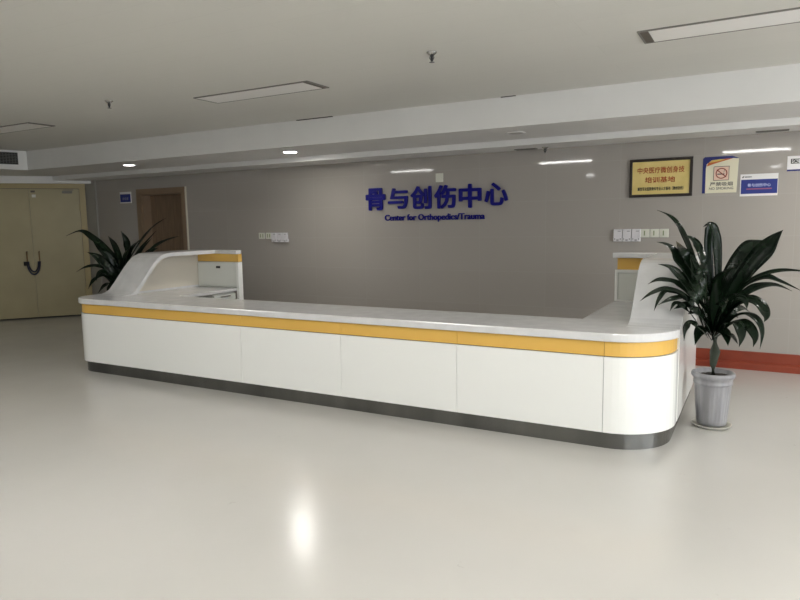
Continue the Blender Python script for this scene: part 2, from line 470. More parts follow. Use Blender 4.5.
# ------------------------------------------------------------------ ceiling fixtures
def panel_light(label, x0, x1, y0, y1, on, gap_end=None, group=None):
    cx = (x0 + x1) / 2; cy = (y0 + y1) / 2; hx = (x1 - x0) / 2; hy = (y1 - y0) / 2
    t = thing('ceiling_light', label, 'ceiling light', (cx, cy, ZC), 0, group)
    bm = bmesh.new(); w = 0.012
    for a, b, c, d in ((-hx, hx, -hy, -hy + w), (-hx, hx, hy - w, hy), (-hx, -hx + w, -hy + w, hy - w), (hx - w, hx, -hy + w, hy - w)):
        box(bm, a, b, c, d, -0.008, 0)
    obj('frame', bm, M['fixture_frame'], t)
    a, b = -hx + w, hx - w
    g = 0.05
    if gap_end == 'left':
        obj('end_plate', bx(a, a + g, -hy + w, hy - w, -0.005, 0), M['light_brown'], t); a += g
    elif gap_end == 'right':
        obj('end_plate', bx(b - g, b, -hy + w, hy - w, -0.005, 0), M['light_brown'], t); b -= g
    obj('diffuser', bx(a, b, -hy + w, hy - w, -0.006, 0), (M['diffuser_half'] if on == 'half' else M['diffuser_on']) if on else M['diffuser_off'], t)
    return t
OFFG = 'unlit ceiling panels in front of the soffit'
panel_light('unlit rectangular ceiling panel left of the middle, above the left half of the counter', -4.45, -3.20, 4.29, 4.59, False, 'right', OFFG)
panel_light('unlit rectangular ceiling panel cut by the right edge, nearest the camera', -0.72, 0.53, 4.29, 4.59, False, 'left', OFFG)
panel_light('unlit rectangular ceiling panel at the far left edge above the cream doors', -8.13, -6.88, 4.29, 4.59, False, 'right', OFFG)
ONG = 'lit ceiling panels over the lobby'
for cx, cy, w in ((-3.39, 1.71, 'mirrored in the wall above the blue sign'), (-0.16, 1.71, 'mirrored in the wall above the notices'), (-6.77, 1.71, 'mirrored in the wall left of the blue sign'), (3.2, 1.71, 'added by the right wall, the middle one'), (3.2, 4.44, 'added by the right wall nearest the notices'), (3.2, -1.0, 'added by the right wall farthest from the notices')):  # the three by the right wall are unseen, added to brighten that side
    panel_light('lit rectangular ceiling panel over the lobby, ' + w, cx - 0.52, cx + 0.52, cy - 0.14, cy + 0.14, 'half' if cx < -6 else True, None, ONG)
for cx, w in ((-3.9, 'left hand'), (0.2, 'right hand')):
    t = thing('square_light', 'small square lit ceiling lamp behind the lit panels, %s of the two' % w, 'ceiling light', (cx, -2.5, ZC), 0, 'square lamps over the lobby')
    obj('frame', bx(-0.11, 0.11, -0.11, 0.11, -0.01, 0), M['fixture_frame'], t)
    obj('diffuser', bx(-0.095, 0.095, -0.095, 0.095, -0.014, -0.0099), M['square_on'], t)

def downlight(label, x, y, z, mat, group):
    t = thing('downlight', label, 'downlight', (x, y, z), 0, group)
    bm = bmesh.new()
    prof = [(0.074, 0.002), (0.078, -0.006), (0.098, -0.006), (0.101, 0.0), (0.101, 0.002)]
    lathe(bm, prof[::-1], 28)
    obj('trim_ring', bm, M['sign_white'], t, smooth=True)
    bm = bmesh.new(); lathe(bm, [(0.073, -0.004), (0.073, -0.001)], 28)
    obj('lamp', bm, mat, t)
DG = 'round downlights in the soffit'
downlight('bright round downlight in the soffit, left of the blue characters', -4.94, 6.24, ZS, M['downlight_on'], DG)
downlight('faint round downlight in the soffit, above the brown door', -7.70, 6.18, ZS, M['downlight_dim'], DG)
downlight('unlit round downlight in the soffit, between the blue characters and the gold plaque', -2.16, 6.24, ZS, principled('lamp_off', (0.45, 0.43, 0.41), 0.4), DG)

downlight('added bright round downlight in the soffit at the unseen right end, above the notices', 0.72, 6.24, ZS, M['downlight_on'], DG)  # out of view, added to light the right part of the wall

def sprinkler(label, x, y, z):
    t = thing('sprinkler_head', label, 'sprinkler', (x, y, z), 0, 'sprinkler heads in the ceiling')
    bm = bmesh.new(); lathe(bm, [(0.014, -0.022), (0.030, -0.01), (0.036, -0.004), (0.036, 0.0)], 20)
    obj('escutcheon', bm, M['chrome'], t, smooth=True)
    bm = bmesh.new(); lathe(bm, [(0.006, -0.062), (0.008, -0.04), (0.011, -0.021)], 12)
    for s in (-1, 1): tube(bm, [(0.012 * s, 0, -0.021), (0.016 * s, 0, -0.035), (0.004 * s, 0, -0.058)], 0.003, 6)
    obj('frame_arms', bm, M['black'], t)
    bm = bmesh.new(); lathe(bm, [(0.019, -0.066), (0.017, -0.063), (0.008, -0.060)], 16)
    obj('deflector', bm, M['chrome'], t)
sprinkler('small sprinkler head on the main ceiling left of the unlit panel', -5.17, 3.98, ZC)
sprinkler('small sprinkler head on the main ceiling at top middle', -1.985, 4.05, ZC)
sprinkler('small sprinkler head under the lowest soffit strip beside the thin slot vent', -2.105, 7.06, ZB)

def slot_vent(label, x0, x1, y):
    t = thing('slot_vent', label, 'vent', ((x0 + x1) / 2, y, ZB), 0, 'slot vents under the soffit')
    h = (x1 - x0) / 2
    bm = bmesh.new(); box(bm, -h, h, -0.045, -0.03, -0.008, 0); box(bm, -h, h, 0.03, 0.045, -0.008, 0); box(bm, -h, -h + .012, -0.03, 0.03, -0.008, 0); box(bm, h - .012, h, -0.03, 0.03, -0.008, 0)
    obj('frame', bm, M['fixture_frame'], t)
    obj('slot', bx(-h + .012, h - .012, -0.03, 0.03, -0.004, 0), M['grille'], t)
slot_vent('thin dark slot vent under the soffit above the small blue notice', -0.10, 0.17, 7.06)
slot_vent('thin dark slot vent under the soffit between the blue characters and the gold plaque', -2.46, -2.22, 7.12)

# air grille on the left run of the soffit fascia
gd = (Vector(SE) - Vector(SC)).normalized(); gn = Vector((-gd.y, gd.x))
if gn.x < 0: gn = -gn
t = thing('air_grille', 'dark grey air grille set in the soffit fascia at the far left edge', 'vent', (SC[0] + gd.x * 0.12, SC[1] + gd.y * 0.12, 2.515), math.atan2(gd.y, gd.x))
# local x runs along the fascia, local y is +-normal
sgn = 1 if (Matrix.Rotation(math.atan2(gd.y, gd.x), 2) @ Vector((0, 1))).dot(gn) > 0 else -1
y0, y1 = sorted((0.002 * sgn, 0.006 * sgn))
obj('backing', bx(0, 1.2, y0, y1, -0.075, 0.075), M['dark_gap'], t)
y0, y1 = sorted((0.006 * sgn, 0.016 * sgn))
bm = bmesh.new()
for a, b, c, d in ((0, 1.2, -0.085, -0.07), (0, 1.2, 0.07, 0.085), (0, 0.012, -0.07, 0.07), (1.188, 1.2, -0.07, 0.07)): box(bm, a, b, y0, y1, c, d)
obj('frame', bm, M['grille'], t)
bm = bmesh.new()
for k in range(6): box(bm, 0.012, 1.188, y0, y1, -0.058 + k * 0.0215, -0.051 + k * 0.0215)
for k in range(30): box(bm, 0.03 + k * 0.039, 0.034 + k * 0.039, y0, y1, -0.07, 0.07)
obj('louvres', bm, principled('grille_grey', (0.11, 0.11, 0.10), 0.5), t)

# ------------------------------------------------------------------ reception counter
RADL = 0.30
FX0, FX1 = -6.06, -0.447 - 0.41      # straight part of the front
ROUT, LOUT = -0.447, -6.40    # outer edges of the worktop
FY = 4.236                   # front edge of the worktop
RAD = 0.41
YE = 6.07                    # wall end of the right wing
YEL = 5.97                   # wall end of the left wing
ZT, TT = 0.775, 0.055        # worktop height and thickness
def outline(off, y_right, y_left, n=14):
    """outer U path (from the right wing round to the left wing), moved inwards by off"""
    pts = [(ROUT - off, y_right)]
    c = (ROUT - RAD, FY + RAD); r = RAD - off
    for i in range(n + 1):
        a = -PI / 2 * i / n
        pts.append((c[0] + r * math.cos(a), c[1] + r * math.sin(a)))
    c = (LOUT + RADL, FY + RADL); r = RADL - off
    for i in range(n + 1):
        a = -PI / 2 - PI / 2 * i / n
        pts.append((c[0] + r * math.cos(a), c[1] + r * math.sin(a)))
    pts.append((LOUT + off, y_left))
    return pts
counter = thing('reception_counter', 'long white U-shaped reception counter with a yellow band and raised curved shelves', 'counter', (-3.4, 4.5, 0))
CP = Matrix.Translation((3.4, -4.5, 0))
def cpart(name, bm, mat, parent=None, **k):
    if parent is None or parent is counter:
        bmesh.ops.transform(bm, matrix=CP, verts=bm.verts[:])
        return obj(name, bm, mat, counter, **k)
    bmesh.ops.transform(bm, matrix=CP, verts=bm.verts[:])
    return obj(name, bm, mat, parent, **k)

RIN, YIN = -1.145, 4.82
ZD = 0.75                    # lower desk top inside the left wing
# worktop: one continuous U-shaped slab
top = outline(0, 4.70, 4.70)
top = [(ROUT - 0.045, YE), (ROUT - 0.045, 4.70)] + top + [(LOUT + 0.045, 4.70), (LOUT + 0.045, YEL)] + [(-6.195, YEL), (-6.195, YIN), (RIN, YIN), (RIN, YE)]
bm = bmesh.new(); prism(bm, top, 'z', ZT - TT, ZT)
cpart('worktop', bm, M['worktop'], bevel=0.008)

bm = bx(-6.19, -5.53, YIN + 0.012, YEL - 0.03, ZD - 0.035, ZD)
cpart('desk_top', bm, M['worktop'], bevel=0.004)

def strip(z0, z1, off, thick, s0, s1, path_fn=outline):
    """a vertical board following the front outline between two arc-length marks"""
    P = [Vector(p) for p in path_fn(off, 4.72, 4.72)]; Q = [Vector(p) for p in path_fn(off + thick, 4.72, 4.72)]
    L = [0.0]
    base = [Vector(p) for p in path_fn(0.02, 4.72, 4.72)]
    for a, b in zip(base, base[1:]): L.append(L[-1] + (b - a).length)
    def at(arr, s):
        for i in range(len(L) - 1):
            if L[i] <= s <= L[i + 1]: return arr[i].lerp(arr[i + 1], (s - L[i]) / max(1e-6, L[i + 1] - L[i]))
        return arr[-1]
    marks = [s0] + [s for s in L if s0 + 1e-4 < s < s1 - 1e-4] + [s1]
    outer = [at(P, s) for s in marks]; inner = [at(Q, s) for s in marks]
    bm = bmesh.new()
    prism(bm, [tuple(p) for p in outer] + [tuple(p) for p in inner[::-1]], 'z', z0, z1)
    return bm
base = [Vector(p) for p in outline(0.02, 4.72, 4.72)]
TOTAL = sum((b - a).length for a, b in zip(base, base[1:]))
ARC = (base[1] - base[0]).length + sum((b - a).length for a, b in zip(base[1:16], base[2:16]))
marks = [0.0]
for x in (-0.868, -1.91, -2.927, -3.989): marks.append(ARC + (FX1 - x))
marks.append(TOTAL)
G = 0.0016
for i, (s0, s1) in enumerate(zip(marks, marks[1:])):
    e0 = s0 + (G if i else 0); e1 = s1 - (G if i < len(marks) - 2 else 0)
    cpart('front_panel', strip(0.112, 0.617, 0.019, 0.018, e0, e1), M['white_panel'], bevel=0.0012, segs=1)
    cpart('accent_band', strip(0.622, 0.716, 0.029, 0.012, e0, e1), M['yellow'])
cpart('carcass', strip(0.1115, 0.72, 0.042, 0.02, 0.0, TOTAL), M['dark_gap'])
cpart('toe_kick', strip(0.0, 0.111, 0.046, 0.02, 0.0, TOTAL), M['steel'])
# kick plates along the outside of the wings
for xo, s in ((ROUT, -1), (LOUT, 1)):
    a, b = sorted((xo + s * 0.046, xo + s * 0.066))
    cpart('toe_kick', bx(a, b, 4.721, (YE if s < 0 else YEL) - 0.02, 0, 0.111), M['steel'])

# raised shelf: S-curved ribbon rising out of the worktop, then flat to the wall end
RIB = [(4.56, 0.7755), (4.63, 0.779), (4.68, 0.790), (4.73, 0.815), (4.80, 0.887), (4.88, 0.979), (4.94, 1.046), (5.00, 1.108),
       (5.05, 1.150), (5.10, 1.178), (5.15, 1.194), (5.21, 1.203), (5.28, 1.206), (5.94, 1.206)]
def ribbon_lower(th):
    out = []
    for i, (y, z) in enumerate(RIB):
        a = RIB[max(i - 1, 0)]; b = RIB[min(i + 1, len(RIB) - 1)]
        d = Vector((b[0] - a[0], b[1] - a[1])).normalized()
        out.append((y + d.y * th, max(z - d.x * th, 0.74)))
    return out
LOW = ribbon_lower(0.044)
def ribbon_bm(x0, x1, ye):
    bm = bmesh.new()
    rows = []
    for (y, z), (yl, zl) in zip(RIB[:-1] + [(ye, 1.206)], LOW[:-1] + [(ye, 1.162)]):
        rows.append([bm.verts.new(p) for p in ((x0, y, z), (x1, y, z), (x1, yl, zl), (x0, yl, zl))])
    for A, B in zip(rows, rows[1:]):
        for i in range(4): bm.faces.new((A[i], A[(i + 1) % 4], B[(i + 1) % 4], B[i]))
    bm.faces.new(rows[0]); bm.faces.new(rows[-1][::-1])
    return bm
RX0, RX1, LX0, LX1 = -0.79, ROUT - 0.002, -6.358, -5.92
cpart('raised_shelf', ribbon_bm(RX0, RX1, YE + 0.02), M['worktop'], bevel=0.004)
cpart('raised_shelf', ribbon_bm(LX0, LX1, YEL + 0.005), M['worktop'], bevel=0.004)
# returns of the raised shelf over the end cabinets
bm = bmesh.new(); prism(bm, [(LX1 + 0.0005, 5.935), (-5.495, 5.845), (-5.495, YEL - 0.045), (-5.53, YEL + 0.005), (LX1 + 0.0005, YEL + 0.005)], 'z', 1.162, 1.206)
cpart('shelf_return', bm, M['worktop'], bevel=0.004)
bm = bmesh.new(); prism(bm, [(RX0 - 0.0005, 5.98), (-1.16, 5.98), (-1.16, YE + 0.02), (RX0 - 0.0005, YE + 0.02)], 'z', 1.162, 1.206)
cpart('shelf_return', bm, M['worktop'], bevel=0.004)
# outer side boards of the wings, cut to the shelf curve
def side_poly(z0, ye):
    low = [(y, z) for y, z in ribbon_lower(0.03) if 4.73 < y < 5.9]
    return [(4.722, z0), (4.722, 0.77)] + low + [(ye, 1.17), (ye, z0)]
for xo, s in ((ROUT, -1), (LOUT, 1)):
    a, b = sorted((xo + s * 0.016, xo + s * 0.042))
    cpart('side_board', prism(bmesh.new(), side_poly(0.112, YE if s < 0 else YEL), 'x', a, b), M['white_panel'])
# inner faces below the raised shelves
for xa, xb in ((-6.215, -6.195), (-0.64, -0.62)):
    low = [(y, z) for y, z in ribbon_lower(0.05) if 4.80 < y < 5.9]
    cpart('inner_board', prism(bmesh.new(), [(4.80, ZT - 0.002)] + low + [(5.96, 1.16), (5.96, ZT - 0.002)], 'x', xa, xb), M['inner_beige'])
# leg boards holding the inner edge of the worktop
cpart('support_board', bx(-3.42, -3.40, 4.30, 4.78, 0.0, 0.72), M['cabinet_white'])
cpart('support_board', bx(-1.16 + 0.02, -1.14 + 0.02, 4.9, 5.95, 0.0, 0.72), M['cabinet_white'])

# end cabinets of the wings
t = thing('storage_cabinet', 'white lockable cabinet with a yellow band at the wall end of the left wing', 'cabinet', (-5.85, 5.92, ZD), 0, 'end cabinets of the counter')
def rel(bm, o): bmesh.ops.translate(bm, vec=(-o[0], -o[1], -o[2]), verts=bm.verts[:]); return bm
o_ = (-5.85, 5.92, ZD)
obj('carcass', rel(bx(-6.19, -5.53, 5.91, YEL, ZD + 0.001, 1.062), o_), M['cabinet_white'], t)
dr = obj('door', rel(bx(-6.185, -5.535, 5.892, 5.909, ZD + 0.012, 1.05), o_), M['cabinet_white'], t, bevel=0.002)
bm = bmesh.new(); box(bm, -5.865, -5.805, 5.882, 5.893, 0.985, 1.012)
obj('lock', rel(bm, o_), M['black'], dr)
obj('accent_band', rel(bx(-6.19, -5.52, 5.905, YEL, 1.066, 1.1615), o_), M['yellow'], t)
obj('side_panel', rel(bx(-5.528, -5.492, 5.87, 5.94, ZD + 0.001, 1.064), o_), M['white_panel'], t)
o_ = (-0.9, 6.0, ZT)
t = thing('storage_cabinet', 'white framed cabinet with a yellow band at the wall end of the right wing', 'cabinet', o_, 0, 'end cabinets of the counter')
obj('carcass', rel(bx(-1.143, -0.51, 6.03, YE, ZT + 0.001, 1.055), o_), M['cabinet_white'], t)
bm = bmesh.new()
for a, b, c, d in ((-1.143, -1.118, ZT + 0.001, 1.055), (-0.535, -0.51, ZT + 0.001, 1.055), (-1.118, -0.535, 1.03, 1.055), (-1.118, -0.535, ZT + 0.001, 0.79)): box(bm, a, b, 6.01, 6.03, c, d)
obj('frame', rel(bm, o_), M['white_panel'], t)
obj('door', rel(bx(-1.112, -0.54, 6.016, 6.029, 0.795, 1.024), o_), M['cabinet_white'], t, bevel=0.002)
obj('accent_band', rel(bx(-1.125, -0.51, 6.02, YE, 1.057, 1.1615), o_), M['yellow'], t)

# drawer pedestal under the left wing, drawers facing into the counter
o_ = (-5.75, 5.68, 0)
t = thing('drawer_pedestal', 'grey drawer pedestal under the left wing worktop, beside the end cabinet', 'cabinet', o_)
obj('carcass', rel(bx(-5.95, -5.56, 5.50, 5.86, 0.02, 0.705), o_), M['cabinet_white'], t)
for z0, z1 in ((0.625, 0.695), (0.44, 0.615), (0.04, 0.43)):
    d = obj('drawer', rel(bx(-5.558, -5.54, 5.505, 5.855, z0, z1), o_), M['cabinet_white'], t, bevel=0.002)
    obj('handle', rel(bx(-5.54, -5.526, 5.60, 5.76, z1 - 0.028, z1 - 0.016), o_), M['chrome'], d)
cpart('support_board', bx(-5.528, -5.492, 5.87, 5.94, 0, ZD), M['white_panel'])
cpart('support_board', bx(-6.2, -6.18, 4.85, YEL - 0.02, 0.0, ZD - 0.036), M['dark_gap'])

# ------------------------------------------------------------------ lettering on the wall
def mounted(name, bm, mat, label, cat, group=None):
    xs = [v.co for v in bm.verts]
    c = Vector(((min(v.x for v in xs) + max(v.x for v in xs)) / 2, YW, min(v.z for v in xs)))
    bmesh.ops.translate(bm, vec=-c, verts=bm.verts[:])
    o = obj(name, bm, mat); o.location = c
    return tag(o, label, cat, group)
def cjk_z(x): return 0.0
CH = '骨与创伤中心'
X0, X1 = -4.52, -2.56
cw = (X1 - X0) / 6
for i, ch in enumerate(CH):
    a = X0 + cw * i + 0.02; b = X0 + cw * (i + 1) - 0.02
    z0, z1 = 1.665, 1.948
    if ch == '与': z0 += 0.012; z1 -= 0.012
    if ch == '心': z0 += 0.02; z1 -= 0.0
    bm = fit_text(ch, a, b, z0, z1, YW - 0.004, 0.026, 0.0, 0.028)
    # return the strokes to the wall so that they have real thickness
    mounted('wall_character', bm, M['blue'], 'large dark blue character %s, %s of the six on the grey tiled wall' % (ch, ('first', 'second', 'third', 'fourth', 'fifth', 'last')[i]), 'letter', 'large blue characters of the wall sign')

line = 'Center for Orthopedics/Trauma'
E0, E1, EZ = -4.228, -2.868, 1.508
full = text_mesh(line, 1.0, 0.01, 0.0, 0.02); fa, fb, fc, fd = extent(full); full.free()
sx = (E1 - E0) / (fb - fa); sz = 0.100 / (fd - fc)
words = line.replace('/', ' / ').split()
ordn = ('first', 'second', 'third')
for k, ch in enumerate(line):
    if ch == ' ': continue
    pre = text_mesh(line[:k + 1], 1.0, 0.01, 0.0, 0.02); right = extent(pre)[1]; pre.free()
    bm = text_mesh(ch, 1.0, 0.01, 0.0, 0.02); own = extent(bm)[1]
    for v in bm.verts:
        x, y, z = v.co
        v.co = (E0 + (x + right - own - fa) * sx, YW - (0.018 + (z - 0.01) * 0.5 if z > 0 else 0.002), EZ + (y - fc) * sz)
    # which word, and which of equal letters
    if ch == '/':
        lab = 'small dark blue slash between the words Orthopedics and Trauma on the tiled wall'
    else:
        st = max(line.rfind(' ', 0, k), line.rfind('/', 0, k)) + 1
        en = min([p for p in (line.find(' ', k), line.find('/', k), len(line)) if p >= 0])
        wd = line[st:en]; n_same = wd.count(ch); idx = wd[:k - st].count(ch)
        lab = 'small dark blue letter %s%s in the word %s on the tiled wall' % ('' if n_same == 1 else ordn[idx] + ' ', ch, wd) if False else \
              'small dark blue %sletter %s of the word %s on the tiled wall' % ('' if n_same == 1 else ordn[idx] + ' ', ch, wd)
    mounted('wall_letter', bm, M['blue'], lab, 'letter', 'small blue letters of the wall sign')

# ------------------------------------------------------------------ plaques and notices on the wall
def board(name, label, x0, x1, z0, z1, cat='sign', thick=0.012, mat=None, poly=None, part='panel'):
    c = ((x0 + x1) / 2, YW, z0)
    t = thing(name, label, cat, c)
    if poly: bm = prism(bmesh.new(), poly, 'y', YW - thick, YW)
    else: bm = bx(x0, x1, YW - thick, YW, z0, z1)
    obj(part, rel(bm, c), mat, t)
    return t, c
# gold plaque
px0, px1, pz0, pz1 = -1.246, -0.640, 1.725, 2.115
t = thing('award_plaque', 'gold plaque with red characters in a dark wooden frame on the tiled wall', 'plaque', ((px0 + px1) / 2, YW, pz0)); c = t.location.copy()
bm = bmesh.new(); w = 0.028
for a, b, d, e in ((px0, px1, pz0, pz0 + w), (px0, px1, pz1 - w, pz1), (px0, px0 + w, pz0 + w, pz1 - w), (px1 - w, px1, pz0 + w, pz1 - w)): box(bm, a, b, YW - 0.028, YW, d, e)
obj('frame', rel(bm, c), M['frame_dark'], t, bevel=0.003)
pl = obj('plate', rel(bx(px0 + w, px1 - w, YW - 0.016, YW, pz0 + w, pz1 - w), c), M['gold'], t)
cx = (px0 + px1) / 2
obj('lettering', rel(fit_text('中央医疗微创身技', cx - 0.225, cx + 0.225, 1.965, 2.03, YW - 0.016, 0.002, 0.0, 0.015), c), M['red_ink'], pl)['label'] = 'upper row of red characters'
obj('lettering', rel(fit_text('培训基地', cx - 0.15, cx + 0.14, 1.87, 1.93, YW - 0.016, 0.002, 0.0, 0.015), c), M['red_ink'], pl)['label'] = 'lower row of red characters'
obj('lettering', rel(fit_text('解放军总医院骨科专业人才基地（微创创伤）', cx - 0.22, cx + 0.22, 1.79, 1.828, YW - 0.016, 0.002, 0.0, 0.02), c), M['ink'], pl)['label'] = 'bottom row of small black characters'

# no-smoking notice
nx0, nx1, nz0, nz1 = -0.552, -0.235, 1.745, 2.10
NW = nx1 - nx0; NH = nz1 - nz0
def N(u, v): return (nx0 + u * NW, nz0 + v * NH)
t = thing('no_smoking_sign', 'cream no-smoking notice with a navy left edge and orange corner stripe', 'sign', ((nx0 + nx1) / 2, YW, nz0)); c = t.location.copy()
def layer(name, poly, depth, mat, parent):
    return obj(name, rel(prism(bmesh.new(), poly, 'y', YW - depth, YW - depth + 0.004), c), mat, parent)
back = layer('backing', [N(0, 0), N(.9, 0), N(.9, .9), N(1, .93), N(.82, 1), N(.05, 1), N(0, .96)], 0.005, M['sign_navy'], t)
face = layer('face', [N(.09, 0), N(.97, 0), N(1, .92), N(.86, .935), N(.24, .90), N(.11, .80), N(.09, .68)], 0.008, M['sign_cream'], t)
layer('stripe', [N(.11, .74), N(.34, .81), N(.84, .932), N(.5, .925), N(.26, .905), N(.15, .83)], 0.010, M['sign_orange'], face)
layer('stripe', [N(.17, .835), N(.4, .865), N(.62, .91), N(.5, .925), N(.26, .905)], 0.011, M['sign_yellow'], face)
layer('pictogram_panel', [N(.31, .34), N(.74, .34), N(.76, .73), N(.33, .73)], 0.010, M['sign_pink'], face)
bm = bmesh.new()
def ring(bm, cu, cv, r0, r1, d, n=28):
    cx_, cz_ = N(cu, cv); vs = []
    for i in range(n):
        a = 2 * PI * i / n
        vs.append([bm.verts.new((cx_ + r * math.cos(a), YW - dd, cz_ + r * math.sin(a))) for r, dd in ((r0, d), (r1, d), (r1, d - 0.002), (r0, d - 0.002))])
    for i in range(n):
        A, B = vs[i], vs[(i + 1) % n]
        for k in range(4): bm.faces.new((A[k], A[(k + 1) % 4], B[(k + 1) % 4], B[k]))
ring(bm, .535, .535, 0.043, 0.052, 0.012)
p, q = N(.40, .64), N(.67, .43)
dv = Vector((q[0] - p[0], q[1] - p[1])).normalized(); nv = Vector((-dv.y, dv.x)) * 0.0045
prism(bm, [(p[0] + nv.x, p[1] + nv.y), (q[0] + nv.x, q[1] + nv.y), (q[0] - nv.x, q[1] - nv.y), (p[0] - nv.x, p[1] - nv.y)], 'y', YW - 0.012, YW - 0.0101)
obj('ban_ring', rel(bm, c), M['sign_red'], face)
bm = bmesh.new()
for a, b in ((N(.31, .34), N(.74, .355)), (N(.325, .715), N(.76, .73))): box(bm, a[0], b[0], YW - 0.0115, YW - 0.0101, a[1], b[1])
box(bm, N(.31, 0)[0], N(.325, 0)[0], YW - 0.0115, YW - 0.0101, N(0, .355)[1], N(0, .715)[1]); box(bm, N(.735, 0)[0], N(.75, 0)[0], YW - 0.0115, YW - 0.0101, N(0, .355)[1], N(0, .715)[1])
obj('border', rel(bm, c), M['sign_grey'], face)
bm = bmesh.new(); a, b = N(.42, .50), N(.62, .53); box(bm, a[0], b[0], YW - 0.0114, YW - 0.0101, a[1], b[1])
s0, s1 = N(.58, .56), N(.61, .66); tube(bm, [(s0[0], YW - 0.0108, s0[1]), (s0[0] + .012, YW - 0.0108, s0[1] + .012), (s1[0], YW - 0.0108, s1[1])], 0.0018, 6)
obj('cigarette', rel(bm, c), M['sign_grey'], face)
a, b = N(.22, .19), N(.86, .30)
obj('lettering', rel(fit_text('严禁吸烟', a[0], b[0], a[1], b[1], YW - 0.008, 0.001, 0.0, 0.02), c), M['sign_grey'], face)['label'] = 'grey Chinese characters'
a, b = N(.20, .09), N(.88, .16)
obj('lettering', rel(fit_text('NO SMOKING', a[0], b[0], a[1], b[1], YW - 0.008, 0.001, 0.0, 0.015), c), M['sign_grey'], face)['label'] = 'grey capitals reading NO SMOKING'

# small blue notice
bx0, bx1, bz0, bz1 = -0.215, 0.105, 1.705, 1.915
t = thing('department_sign', 'small blue and white notice right of the no-smoking notice', 'sign', ((bx0 + bx1) / 2, YW, bz0)); c = t.location.copy()
pn = obj('panel', rel(bx(bx0, bx1, YW - 0.006, YW, bz0, bz1), c), M['sign_white'], t)
f = obj('blue_field', rel(bx(bx0 + 0.008, bx1 - 0.004, YW - 0.0075, YW - 0.006, bz0 + 0.022, bz0 + 0.158), c), M['sign_blue'], t)
obj('lettering', rel(fit_text('骨与创伤中心', bx0 + 0.065, bx1 - 0.06, bz0 + 0.088, bz0 + 0.120, YW - 0.0075, 0.001, 0.0, 0.02), c), principled('pale_blue_lettering', (0.45, 0.5, 0.75), 0.4), f)
obj('underline', rel(bx(bx0 + 0.055, bx1 - 0.05, YW - 0.0085, YW - 0.0075, bz0 + 0.062, bz0 + 0.073), c), principled('underline_red', (0.3, 0.09, 0.16), 0.4), f)
obj('logo', rel(prism(bmesh.new(), [(bx0 + 0.014, bz0 + 0.175), (bx0 + 0.026, bz0 + 0.175), (bx0 + 0.034, bz0 + 0.192), (bx0 + 0.020, bz0 + 0.190)], 'y', YW - 0.007, YW - 0.006), c), M['sign_grey'], pn)
bm = bmesh.new()
for k in range(5): box(bm, bx0 + 0.038 + k * 0.012, bx0 + 0.047 + k * 0.012, YW - 0.007, YW - 0.006, bz0 + 0.178, bz0 + 0.189)
obj('caption', rel(bm, c), M['sign_grey'], pn)

# notice cut by the right edge of the picture
t = thing('notice_board', 'white notice with black characters and a navy lower edge, cut by the right side', 'sign', (0.42, YW, 1.925)); c = t.location.copy()
pn = obj('panel', rel(bx(0.172, 0.66, YW - 0.006, YW, 1.925, 2.065), c), M['sign_white'], t)
obj('edge_stripe', rel(bx(0.172, 0.66, YW - 0.0075, YW - 0.006, 1.925, 1.941), c), M['sign_navy'], pn)
obj('lettering', rel(fit_text('医学中心', 0.20, 0.52, 1.992, 2.042, YW - 0.006, 0.0015, 0.0, 0.02), c), M['ink'], pn)['label'] = 'black characters'

# room plate by the brown door
t = thing('room_plate', 'small blue room plate with a white top edge left of the brown door', 'sign', (-9.13, YW, 1.895)); c = t.location.copy()
pn = obj('panel', rel(bx(-9.265, -9.0, YW - 0.012, YW, 1.895, 2.075), c), M['sign_white'], t)
f = obj('blue_field', rel(bx(-9.257, -9.008, YW - 0.0135, YW - 0.012, 1.912, 2.04), c), M['sign_blue'], t)
obj('lettering', rel(fit_text('办公室', -9.2, -9.06, 1.945, 1.99, YW - 0.0135, 0.001, 0.0, 0.02), c), principled('dim_lettering', (0.25, 0.27, 0.42), 0.4), f)

# blank plate above the fourth character
o = obj('blank_plate', bx(-0.05, 0.05, -0.01, 0, 0, 0.105), M['plate'], bevel=0.003); o.location = (-3.455, YW, 1.985)
tag(o, 'small blank white square plate on the wall just above the fourth large blue character', 'plate')

# ------------------------------------------------------------------ switches and boxed sockets
def switch(x, z, label, rockers=1, w=0.088):
    t = thing('light_switch', label, 'switch', (x, YW, z), 0, 'light switches on the tiled wall')
    obj('plate', bx(-w / 2, w / 2, -0.010, 0, 0, 0.088), M['plate'], t, bevel=0.003)
    for k in range(rockers):
        a = -w / 2 + 0.012 + k * (w - 0.024) / rockers
        r = obj('rocker', bx(a + 0.001, a + (w - 0.024) / rockers - 0.001, -0.014, -0.0095, 0.014, 0.074), M['plate'], t, bevel=0.002)
        obj('label_strip', bx(a + 0.02, a + 0.032, -0.0150, -0.0141, 0.02, 0.07), M['plate_green'], r)
    return t
def socket(x, z, label, shift=0.0):
    t = thing('wall_socket', label, 'socket', (x, YW, z), 0, 'boxed sockets on the tiled wall')
    obj('plate', bx(-0.043, 0.043, -0.035, 0, 0.042, 0.13), M['plate_white'], t, bevel=0.004)
    obj('latch', bx(0.0, 0.03, -0.038, -0.0345, 0.104, 0.112), M['plate_grey'], t)
    lw = obj('outlet_box', bx(-0.043 + shift, 0.043 + shift, -0.042, 0, 0, 0.0415), M['plate_white'], t, bevel=0.003)
    bm = bmesh.new()
    for a, b, z0, z1 in ((-0.034, -0.024, 0.018, 0.034), (-0.012, 0.012, 0.008, 0.022), (0.024, 0.034, 0.018, 0.034)): box(bm, a + shift, b + shift, -0.0435, -0.0415, z0, z1)
    obj('holes', bm, M['plate_grey'], lw)
    return t
pos = ('left', 'middle', 'right')
